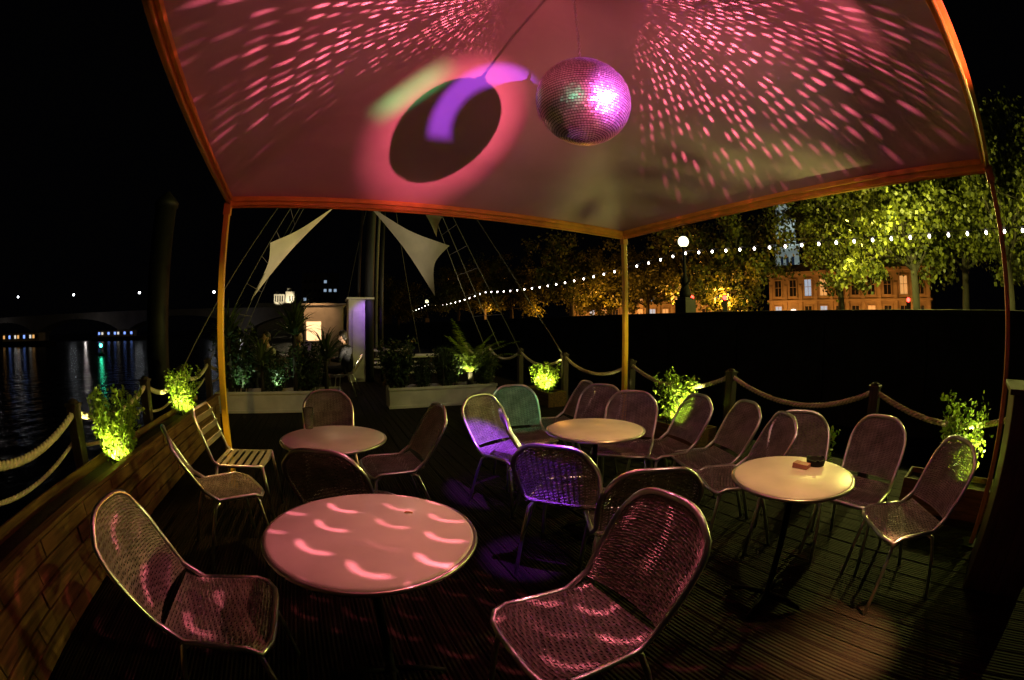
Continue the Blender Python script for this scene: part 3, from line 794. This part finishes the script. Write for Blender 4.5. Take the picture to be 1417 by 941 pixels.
# ------------------------------------------------------------------ embankment
W0, WU, WN = V((13.4, 4.3, 0)), V((-.4, .9165, 0)), V((.9165, .4, 0))
def wp(s_, k=0, z=0): q = W0+WU*s_+WN*k; return V((q.x, q.y, z))
WA = math.atan2(WU.y, WU.x)
t = thing('embankment_wall', 'long dark granite river wall along the right bank', 'wall', wp(50), WA)
b = MB(); b.box((0, -.35, -.1), (160, .7, 3.9)); b.build('wall_face', M['granite'], t)
for i in range(30):
    b = MB(); b.box((-58+4*i, .03, -.2), (.5, .1, 3.5)); b.build('buttress', M['granite'], t)
b = MB(); b.box((0, -.33, 1.95), (160, .9, .16)); b.build('coping', M['granite'], t, bevel=.02)
b = MB(); q = [wp(-60, .7, .95), wp(180, .7, .95), wp(180, 150, .95), wp(-60, 150, .95)]; b.face(list(reversed(q))); tag(b.build('pavement', M['concrete']), 'paved embankment behind the river wall', 'pavement', kind='structure')
b = MB(); q = [wp(-60, 9, .956), wp(180, 9, .956), wp(180, 22, .956), wp(-60, 22, .956)]; b.face(list(reversed(q))); tag(b.build('road', M['asphalt']), 'road behind the embankment trees', 'road', kind='structure')
def wall_lamp(s_, label):
    t = thing('street_lamp', label, 'street lamp', wp(s_, .35, 2.02), WA, 'globe lamps on the river wall')
    b = MB(); b.box((0, 0, .3), (.7, .7, .6)); b.box((0, 0, .65), (.55, .55, .1)); b.build('plinth', M['granite'], t, bevel=.03)
    b = MB(); b.lathe([(.26, .7), (.3, .85), (.2, 1.1), (.12, 1.3), (.16, 1.5), (.09, 1.7), (.07, 2.6), (.1, 2.7), (.06, 2.85), (.14, 3.0)], 16)
    for j in range(2):
        b.tube([(.2*math.cos(a*.5+PI*j), .2*math.sin(a*.5+PI*j), .75+.09*a) for a in range(11)], [.09-.006*a for a in range(11)], 7)
    b.build('post', M['iron'], t, True)
    b = MB(); b.sphere((0, 0, 3.24), .25, n=24, k=16); b.build('globe', M['globe'], t, True)
    b = MB(); b.lathe([(.1, 3.46), (.12, 3.52), (.02, 3.66)], 12); b.build('finial', M['iron'], t, True)
wall_lamp(15, 'globe lamp on the river wall right of the yellow pole'); wall_lamp(67, 'distant globe lamp far along the river wall')
# festoon
fs = thing('string_lights', 'long string of white festoon bulbs along the river wall', 'string lights')
def fz(s_):
    t_ = ((s_-15) % 26)/26; return 4.72-.5*4*t_*(1-t_)
b = MB(); b.tube([wp(-4+.75*i, .35, fz(-4+.75*i)+.1) for i in range(146)], .012, 4); b.build('cable', M['dark'], fs)
bb = MB(); bb.sphere((0, 0, 0), .05, (1, 1, 1.2), 10, 6); bme = bb.mesh('bulb', True)
s_, st = -4.0, .75
for i in range(70):
    q = wp(s_, .35, fz(s_)); o = link('bulb', bme, M['bulb'], fs); o.location = q
    s_ += st
    if s_ > 12: st *= 1.03
    if s_ > 104: break
# trees
def tree_mesh(seed, h, cr, nl, leaf, low=.27):
    rn = random.Random(seed); tr, lf = MB(), MB()
    hb = h*low; tr.tube([(0, 0, 0), (.05, .03, hb*.5), (.0, .08, hb), (.1, .05, h*.7)], [.26, .2, .17, .06], 10)
    cl = []
    for i in range(24):
        a = 2.4*i+rn.uniform(-.3, .3); z0 = hb*rn.uniform(.85, 1.45); rr = cr*rn.uniform(.4, 1.0)*(1 if i % 3 else .6)
        p0 = V((0, .07, z0)); p2 = V((rr*math.cos(a), rr*math.sin(a), z0+h*rn.uniform(-.06, .55))); pm = p0.lerp(p2, .5)+V((0, 0, .4))
        tr.tube([p0, pm, p2], [.08, .05, .018], 6)
        for k in range(6):
            t_ = rn.uniform(.3, 1.1); c = p0.lerp(pm, t_*2) if t_ < .5 else pm.lerp(p2, t_*2-1)
            cl.append((c+V((rn.gauss(0, .5), rn.gauss(0, .5), rn.gauss(0, .45))), rn.uniform(.25, .85)))
        tr.tube([pm, pm+V((rn.gauss(0, .9), rn.gauss(0, .9), rn.uniform(.2, 1.2)))], [.05, .015], 5)
    for i in range(nl):
        c, r_ = cl[rn.randrange(len(cl))]
        lf.leaf(c+V((rn.gauss(0, r_*.58), rn.gauss(0, r_*.58), rn.gauss(0, r_*.48))), leaf, rn, .9, .6)
    return tr.mesh('trunk', True), lf.mesh('crown')
T1, T2, T3 = tree_mesh(21, 8.5, 4.4, 9500, .22), tree_mesh(22, 8.5, 4.2, 9500, .22), tree_mesh(23, 9, 4.8, 9500, .23)
T4 = tree_mesh(27, 9.0, 4.7, 15000, .21, .34); T5 = tree_mesh(31, 9.2, 4.5, 15000, .21, .35); T6 = tree_mesh(35, 9.6, 4.5, 13500, .20, .42)
def tree(tm, az, dist, sc, label, rz):
    a = math.radians(az); t = thing('tree', label, 'tree', (dist*math.sin(a), dist*math.cos(a), .95), rz, 'plane trees along the embankment', sc)
    link('trunk', tm[0], M['bark'], t); link('crown', tm[1], M['leaf_plane'], t)
tree(T4, 55.5, 20.5, 1.0, 'yellow green lit tree in front of the stone building at right', .4)
tree(T2, 29, 27, 1.0, 'orange lit tree beside the globe lamp', 1.0)
tree(T3, 8, 37, 1.0, 'dark tree left of the yellow pole, orange beneath', 2.0)
tree(T1, -7, 55, 1.05, 'distant dim tree behind the feathery palm', 3.0)
tree(T2, -15, 74, 1.1, 'most distant tree, beside the right shade sail', 4.1)
tree(T5, 70, 20, 1.0, 'tree at the right edge beyond the curved pole', 5.0)
tree(T6, 44.5, 25, .95, 'tree right of the pale lit tower, above the stone building', .2)
tree(T1, 18, 40, 1.0, 'orange lit tree right behind the yellow pole', 2.5)
tree(T3, 0, 47, 1.0, 'dim tree between the two white planters and the yellow pole', 1.6)
tree(T4, 63, 24, 1.15, 'bushy yellow green tree at far right behind the first', 2.9)
tree(T5, 24, 34, .95, 'orange lit tree directly behind the globe lamp', 3.7)
tree(T2, 13, 46, 1.1, 'dark tree behind the festoon bulbs left of the pole', .8)
tree(T1, -3.5, 66, 1.2, 'far dim tree above the end of the festoon string', 1.2)
for q, pw, col in ((wp(4.5, 2.4, 4.8), 1500, (1, .97, .20)), (wp(9, 4.5, 4.8), 1150, (1, .90, .17)), (wp(17, 6, 3.0), 900, (1, .42, .06)), (wp(24, 9, 3.0), 1200, (1, .40, .06)),
                   (wp(32, 8, 3.0), 1000, (1, .38, .05)), (wp(45, 9, 3.2), 900, (1, .38, .05)), (wp(62, 9, 3.2), 800, (1, .40, .06)), (wp(-2, 2.6, 4.6), 900, (1, .97, .20))):
    point('sodium_street_light', q, pw, col, .06)
# stone buildings
def loc2w(o, v):
    c, s_ = math.cos(o.rotation_euler.z), math.sin(o.rotation_euler.z); return V((o.location.x+c*v[0]-s_*v[1], o.location.y+s_*v[0]+c*v[1], o.location.z+v[2]))
def building(A_, B_, nb_, label, lamps, arch=True):
    dv = B_-A_; LB = dv.length
    t = thing('stone_building', label, 'building', A_, math.atan2(dv.y, dv.x), 'stone buildings behind the embankment trees')
    b = MB(); b.box((LB/2, 6, 3.3), (LB, 12, 6.6)); b.build('wall', M['stone'], t)
    for z_, h_ in ((.4, .8), (3.5, .22), (6.55, .35)):
        b = MB(); b.box((LB/2, -.09, z_), (LB+.4, .25, h_)); b.build('cornice', M['stone'], t, bevel=.03)
    for i in range(nb_+1):
        b = MB(); b.box((.3+i*(LB-.6)/nb_, -.07, 2.6), (.4, .18, 5.2)); b.build('pilaster', M['stone'], t)
    b = MB(); b.box((LB/2, 6, 7.2), (LB-.8, 11, .8)); b.build('roof', M['roofslate'], t)
    for r_ in range(2):
        for i in range(nb_):
            if arch and r_ == 0 and i == 1: continue
            x_ = .3+(i+.5)*(LB-.6)/nb_; z_ = 2.0+2.9*r_
            b = MB()
            for s_ in (-1, 1): b.box((x_+s_*.5, -.05, z_), (.12, .2, 1.9)); b.box((x_, -.05, z_+s_*.95), (1.12, .22, .12))
            b.box((x_, -.02, z_), (.05, .06, 1.8)); b.box((x_, -.022, z_+.1), (.9, .05, .05))
            fr = b.build('window', M['stone'], t)
            b = MB(); b.box((x_, -.01, z_), (.9, .04, 1.8)); b.build('pane', M[RN.choice(['win_warm', 'win_dark', 'win_cool', 'win_dark', 'win_warm', 'win_dark'])], fr)
    if arch:
        x_ = .3+1.5*(LB-.6)/nb_; b = MB(); pts = [(x_-.6, -.06, .2), (x_-.6, -.06, 2.0)]+[(x_-.6*math.cos(a), -.06, 2.0+.6*math.sin(a)) for a in [PI*i/10 for i in range(1, 10)]]+[(x_+.6, -.06, 2.0), (x_+.6, -.06, .2)]
        b.face(pts); b.build('arched_door', M['win_white'], t)
    for xx, pw in lamps: point('building_street_light', loc2w(t, (xx, -3.2, 1.8)), pw, (1, .42, .09), .06)
building(V((29.5, 43, .96)), V((39.5, 25.0, .96)), 10, 'two storey stone building with lit windows behind the right trees', ((2, 420), (8, 220), (14, 340), (19, 200)))
building(V((9.5, 66, .96)), V((28, 51, .96)), 12, 'dim orange lit stone terrace behind the trees right of the yellow pole', ((3, 520), (11, 460), (19, 520)), False)
a = math.radians(37.2); tp = V((88*math.sin(a), 88*math.cos(a), .95))
t = thing('tower', 'pale floodlit stone tower rising behind the trees', 'tower', tp, -.65)
for z_, w2, h2 in ((8, 5, 16), (18.5, 4.2, 5), (22.5, 3.2, 3.4)):
    b = MB(); b.box((0, 0, z_), (w2, w2, h2)); b.build('wall', M['stone'], t, bevel=.05)
for z_, w2 in ((16.1, 5.6), (21.1, 4.8), (24.3, 3.8)):
    b = MB(); b.box((0, 0, z_), (w2, w2, .4)); b.build('cornice', M['stone'], t)
b = MB(); b.lathe([(1.7, 24.5), (1.3, 25.6), (.5, 26.8), (.1, 29)], 12); b.build('spire', M['roofslate'], t)
for z_ in (5, 9, 13, 18.3, 22.4):
    for sx in (-1, 0, 1):
        b = MB(); b.box((sx*1.15, -2.52 if z_ < 16 else (-2.12 if z_ < 20 else -1.62), z_), (.55, .06, 1.9)); b.build('window', M['win_dark'], t)
spot('tower_floodlight', tp+V((-5, -10, 5)), tp+V((0, 0, 12)), 7500, (.36, .64, 1), 80, .5, .1); spot('tower_floodlight', tp+V((-4, -9, 18)), tp+V((0, 0, 20)), 4200, (.36, .64, 1), 70, .5, .1)
# traffic lights
for i, (px, py, ds, lab) in enumerate(((957, 412, 23, 'red traffic light by the globe lamp, left one'), (1003, 412, 23, 'red traffic light right of the globe lamp'), (1257, 415, 26, 'red traffic light beside the stone building'))):
    q = at_d(px, py, ds); t = thing('traffic_light', lab, 'traffic light', (q.x, q.y, .95), math.atan2(-q.x, q.y), 'traffic lights on the embankment road')
    h = q.z-.95; b = MB(); b.tube([(0, 0, 0), (0, 0, h-.4)], .05, 8); b.build('pole', M['iron'], t)
    b = MB(); b.box((0, 0, h-.3), (.28, .2, .9)); b.build('housing', M['dark'], t, bevel=.02)
    b = MB(); b.sphere((0, -.1, h), .12, (1, .5, 1), 12, 8); b.build('red_lamp', M['red_lens'], t, True)

# ------------------------------------------------------------------ far left: bridge, boats, lit building
b0, b1 = V((-290, 42, 0)), V((-45, 156, 0)); dv = b1-b0; LB = dv.length
t = thing('river_bridge', 'low dark concrete bridge crossing the river at left', 'bridge', b0, math.atan2(dv.y, dv.x))
b = MB(); b.box((LB/2, 0, 7.2), (LB, 10, 1.0)); b.build('roadway', M['bridge_concrete'], t)
b = MB(); b.box((LB/2, -5.05, 8.1), (LB, .2, .9)); b.build('parapet', M['bridge_concrete'], t)
ns = 5; sp = LB/ns
for i in range(ns):
    pts = []; b = MB()
    for j in range(17):
        u = j/16; pts.append((i*sp+u*sp, -1.6+8.0*(1-(2*u-1)**2)**.5))
    for j in range(16):
        (xa, za), (xb, zb) = pts[j], pts[j+1]
        b.face(((xa, -4.9, za), (xb, -4.9, zb), (xb, -4.9, 6.75), (xa, -4.9, 6.75)))
        b.face(((xa, -4.9, za), (xa, 4.9, za), (xb, 4.9, zb), (xb, -4.9, zb)))
    b.build('arch', M['bridge_concrete'], t)
for i in range(1, ns):
    b = MB(); b.box((i*sp, 0, 0), (2.2, 11, 4)); b.build('pier', M['bridge_concrete'], t)
for i, (px, py) in enumerate(((25, 411), (102, 408), (193, 405), (296, 404))):
    d = ray(px, py); k_ = ((b0.x)*dv.y-(b0.y)*dv.x)/(d.x*dv.y-d.y*dv.x); q = d*k_; zt = HC+q.z
    t = thing('street_lamp', 'lamp on the far bridge, %s from the left' % ordn[i], 'street lamp', (q.x, q.y, 7.7), 0, 'lamps on the far bridge')
    h = zt-7.7; b = MB(); b.tube([(0, 0, 0), (0, 0, h-.3)], .12, 6); b.build('pole', M['iron'], t)
    b = MB(); b.sphere((0, 0, h), .5, (1, 1, .8), 10, 6); b.build('lamp_head', M['lamp_white'], t, True)
nb = V((dv.y, -dv.x, 0)).normalized()
for u_ in (.3, .55, .8):
    q = b0+dv*u_+nb*16; point('bridge_underglow', (q.x, q.y, 2.5), 220, (.9, .8, .75), .1)
def boat(px, dist, L_, label, wm, rz):
    p = at_d(px, 465, dist); t = thing('river_boat', label, 'boat', (p.x, p.y, -1.7), rz, 'lit boats far along the river')
    b = MB(); w2 = 2.4
    sec = [(-L_/2, .8), (-L_/2+1, 1), (L_/2-4, 1), (L_/2, .08)]
    for (xa, wa), (xb, wb) in zip(sec, sec[1:]):
        for s_ in (-1, 1): b.face(((xa, s_*w2*wa*.8, -.3), (xb, s_*w2*wb*.8, -.3), (xb, s_*w2*wb, 1.3), (xa, s_*w2*wa, 1.3)))
        b.face(((xa, -w2*wa, 1.3), (xb, -w2*wb, 1.3), (xb, w2*wb, 1.3), (xa, w2*wa, 1.3)))
    b.face(((-L_/2, -w2*.64, -.3), (-L_/2, w2*.64, -.3), (-L_/2, w2*.8, 1.3), (-L_/2, -w2*.8, 1.3))); b.build('hull', M['dark'], t)
    b = MB(); b.box((-1, 0, 2.3), (L_*.66, 3.6, 2.0)); b.build('cabin', M['white_box'], t)
    b = MB(); b.box((-1, 0, 3.36), (L_*.7, 4, .12)); b.build('roof', M['dark'], t)
    n_ = int(L_*.66/1.4)
    for i in range(n_):
        for s_ in (-1, 1):
            b = MB(); b.box((-1-L_*.33+.7+i*1.4, s_*1.82, 2.4), (.8, .05, .8)); b.build('window', M[wm[(i) % len(wm)]], t)
boat(35, 130, 26, 'long lit river boat at the far left edge', ['boat_warm', 'win_dark', 'win_blue', 'win_dark', 'boat_white'], .5)
boat(165, 160, 24, 'lit river boat under the far bridge', ['win_blue', 'boat_white', 'win_dark', 'win_blue', 'win_dark'], .6)
p = on_z(140, 492, -1.7)
t = thing('channel_marker', 'green lit channel marker standing in the river', 'marker', (p.x, p.y, -1.7))
b = MB(); b.lathe([(.5, -.3), (.55, .2), (.2, .4), (.08, .5), (.07, 1.1)], 12); b.build('float', M['iron'], t, True)
b = MB(); b.sphere((0, 0, 1.3), .24, n=12, k=8); b.build('green_lamp', M['green_lens'], t, True)
q = at_d(394, 410, 205)
t = thing('riverside_block', 'white floodlit building far across the river', 'building', (q.x, q.y, -1.6), math.atan2(-q.x, q.y))
for c_, d_ in (((0, 0, 7), (26, 12, 14)), ((-2.6, 0, 16.0), (5, 8, 4.0)), ((2.6, 0, 16.6), (4.4, 8, 5.2)), ((2.2, .5, 20.0), (2.2, 3, 1.8)), ((-3.6, .5, 18.7), (1.4, 2, 1.6))):
    b = MB(); b.box(c_, d_); b.build('wall', M['white_box'], t)
for i in range(6):
    b = MB(); b.box((-4.4+1.1*i if i < 4 else 1.2+1.3*(i-3), -4.03, 16.0), (.5, .06, 2.6)); b.build('window', M['win_dark'], t)
d2 = V((q.x, q.y, 0)).normalized(); tc_ = V((q.x, q.y, 16.5))
for s_ in (-4, 3): spot('block_floodlight', V((q.x, q.y, 13.2))-d2*9+V((s_, s_, 0)), tc_, 2600, (1, .85, .55), 70, .5, .1)
q = at_d(443, 400, 260)
t = thing('office_tower', 'dim slab tower block far behind the sails', 'building', (q.x, q.y, -1.6), math.atan2(-q.x, q.y))
b = MB(); b.box((0, 0, 17), (22, 14, 34)); b.build('wall', M['concrete'], t)
for i in range(7):
    for j in range(4):
        b = MB(); b.box((-9+3*i, -7.03, 14+5*j), (1.6, .06, 1.6)); b.build('window', M[RN.choice(['win_dark', 'win_dark', 'win_dark', 'win_dark', 'win_cool'])], t)

# ------------------------------------------------------------------ stage light and added fill under the canopy
SP = ceil_pt(621, 178); ld = (SP-BP).normalized(); LP = BP-ld*2.7; Ld = -ld
spot('pink_spotlight', LP, BP, 1150, (1, .12, .26), 18.5, .85, .012)
spot('ball_purple_fill', LP+V((.15, .1, .12)), BP, 1700, (.70, .12, 1), 9.3, .5, .012)  # added spot tinting the ball, cone kept inside its outline
spot('ball_green_fill', (-.62, .05, 1.95), BP+V((-.05, -.02, -.05)), 20, (.2, 1, .5), 8.5, .6, .012)  # added off-view spot giving the ball its green side
spot('pink_spill', LP+V((0, 0, -.02)), V((-.35, 2.2, 4.0)), 155, (1, .165, .265), 78, 1, .03)
spot('canopy_bounce_fill', (1.5, .15, 2.0), (1.2, 3.9, 2.5), 36, (1, .74, .56), 70, 1, .05)  # added off-view spot standing in for warm bounce off the tables
for sd_, pw in (((1, -.05, 0), 300), ((-1, -.1, 0), 370)):
    facet_light(BP+V(sd_).normalized()*(BR+.02), V(sd_).normalized(), Ld, pw, (1, .15, .30))
def crescents(n, x, y):
    fr = 12.0; v = n.m('MULTIPLY', y, fr*1.25); row = n.m('FLOOR', v); u = n.m('ADD', n.m('MULTIPLY', x, fr*.72), n.m('MULTIPLY', row, .37))
    col_ = n.m('FLOOR', u); rr = n.rnd(row, col_)
    fu = n.m('SUBTRACT', n.m('SUBTRACT', n.m('FRACT', u), .5), n.m('MULTIPLY', n.m('SUBTRACT', rr, .5), .2)); fv = n.m('SUBTRACT', n.m('FRACT', v), .34)
    r = n.m('SQRT', n.m('ADD', n.m('MULTIPLY', fu, fu), n.m('MULTIPLY', fv, fv)))
    c = n.m('MULTIPLY', n.inv(n.smooth(n.m('ABSOLUTE', n.m('SUBTRACT', r, .29)), .0, .15)), n.smooth(fv, -.02, .2))
    c = n.m('MULTIPLY', c, n.smooth(rr, .05, .6))
    return n.m('ADD', n.m('MULTIPLY', c, 1.1), .06)
shaped_spot('tile_crescent_stand_in', BP+V((-.14, -.14, -.24)), (-.1, 1.05, .6), 340, (1, .19, .26), 76, crescents, .6)  # added spot masked into crescents in place of tile reflections
spot('chair_back_fill', BP+V((-.2, -.1, -.2)), (-.95, 1.6, .8), 15, (1, .34, .32), 60, .9, .03)  # added pink fill for the chairs, set beside the ball
spot('pink_table_fill', (.15, 1.2, 2.75), (-.48, 1.243, .73), 44, (1, .25, .20), 23, .5, .02)  # added spot standing in for the ball's bounce on the foreground table
spot('pink_table_fill', (.15, 1.2, 2.75), (-1.10, 2.42, .73), 22, (1, .26, .17), 18, .7, .02)  # added spot for the pink on the table with the glass
spot('warm_table_lamp', (1.2, .92, 2.74), (1.05, 2.1, .73), 22, (1, .58, .36), 95, .9, .03)
spot('warm_table_lamp', (1.2, .92, 2.74), (1.31, 1.58, .73), 120, (1, .52, .15), 24, .8, .03)
spot('warm_table_lamp', (1.2, .92, 2.74), (.58, 2.76, .73), 180, (1, .52, .15), 17, .8, .03)
spot('deck_patch_fill', (1.95, .62, 2.6), (1.42, 1.14, 0), 2300, (1, .52, .20), 21, .9, .015)  # added spot brightening the deck patch, apart from the table lamp
spot('plank_fill', (-1.0, .2, 2.3), (-2.85, 2.1, .36), 9, (1, .52, .20), 36, 1, .03)  # added warm fill for the plank face
spot('metal_chair_fill', (-1.9, 3.62, 2.78), (-1.98, 2.6, .6), 130, (1, .60, .14), 30, .8, .03)  # added spot behind the canopy edge, makes the slats golden
spot('metal_chair_fill', (-.8, .5, 2.3), (-2.1, 2.5, .78), 220, (1, .60, .12), 10, .8, .03)  # second added spot on the slatted chair
spot('pole_fill', (-.6, -.02, 2.2), (-2.44, 3.0, 1.4), 150, (1, .62, .10), 20, 1, .03)  # added spot that brightens the left pole
spot('pole_fill', (1.55, .15, 2.1), (1.33, 4.98, 1.25), 300, (1, .70, .12), 11, 1, .03)  # added off-view spot that brightens the middle pole
spot('purple_spotlight', (.35, 1.25, 2.98), (.16, 2.03, .88), 1300, (.32, .045, 1), 11, .6, .02)
spot('purple_spotlight', (.30, 1.25, 2.98), (-.10, 2.98, .72), 1900, (.32, .045, 1), 12, .6, .02)
spot('green_spotlight', (-.2, 1.2, 2.95), (.06, 3.9, .74), 110, (.08, 1, .36), 9.5, .6, .02)
shaped_spot('purple_arc_light', (1.0, .1, 2.0), ceil_pt(676, 172), 780, (.36, .06, 1), 40,
    lambda n, x, y: n.m('MULTIPLY', n.inv(n.smooth(n.m('ABSOLUTE', n.m('SUBTRACT', n.m('SQRT', n.m('ADD', n.m('MULTIPLY', x, x), n.m('MULTIPLY', y, y))), .112)), .012, .038)),
        n.m('MULTIPLY', n.smooth(y, -.055, -.025), n.inv(n.smooth(x, .03, .13)))))
shaped_spot('green_patch_light', (-.7, .6, 1.7), ceil_pt(570, 126), 260, (.02, 1, .36), 40,
    lambda n, x, y: n.m('MULTIPLY', n.inv(n.smooth(n.m('ABSOLUTE', n.m('ADD', n.m('MULTIPLY', x, .85), n.m('MULTIPLY', y, .52))), .05, .17)),
        n.inv(n.smooth(n.m('ABSOLUTE', n.m('SUBTRACT', n.m('MULTIPLY', y, .85), n.m('MULTIPLY', x, .52))), .005, .05))))
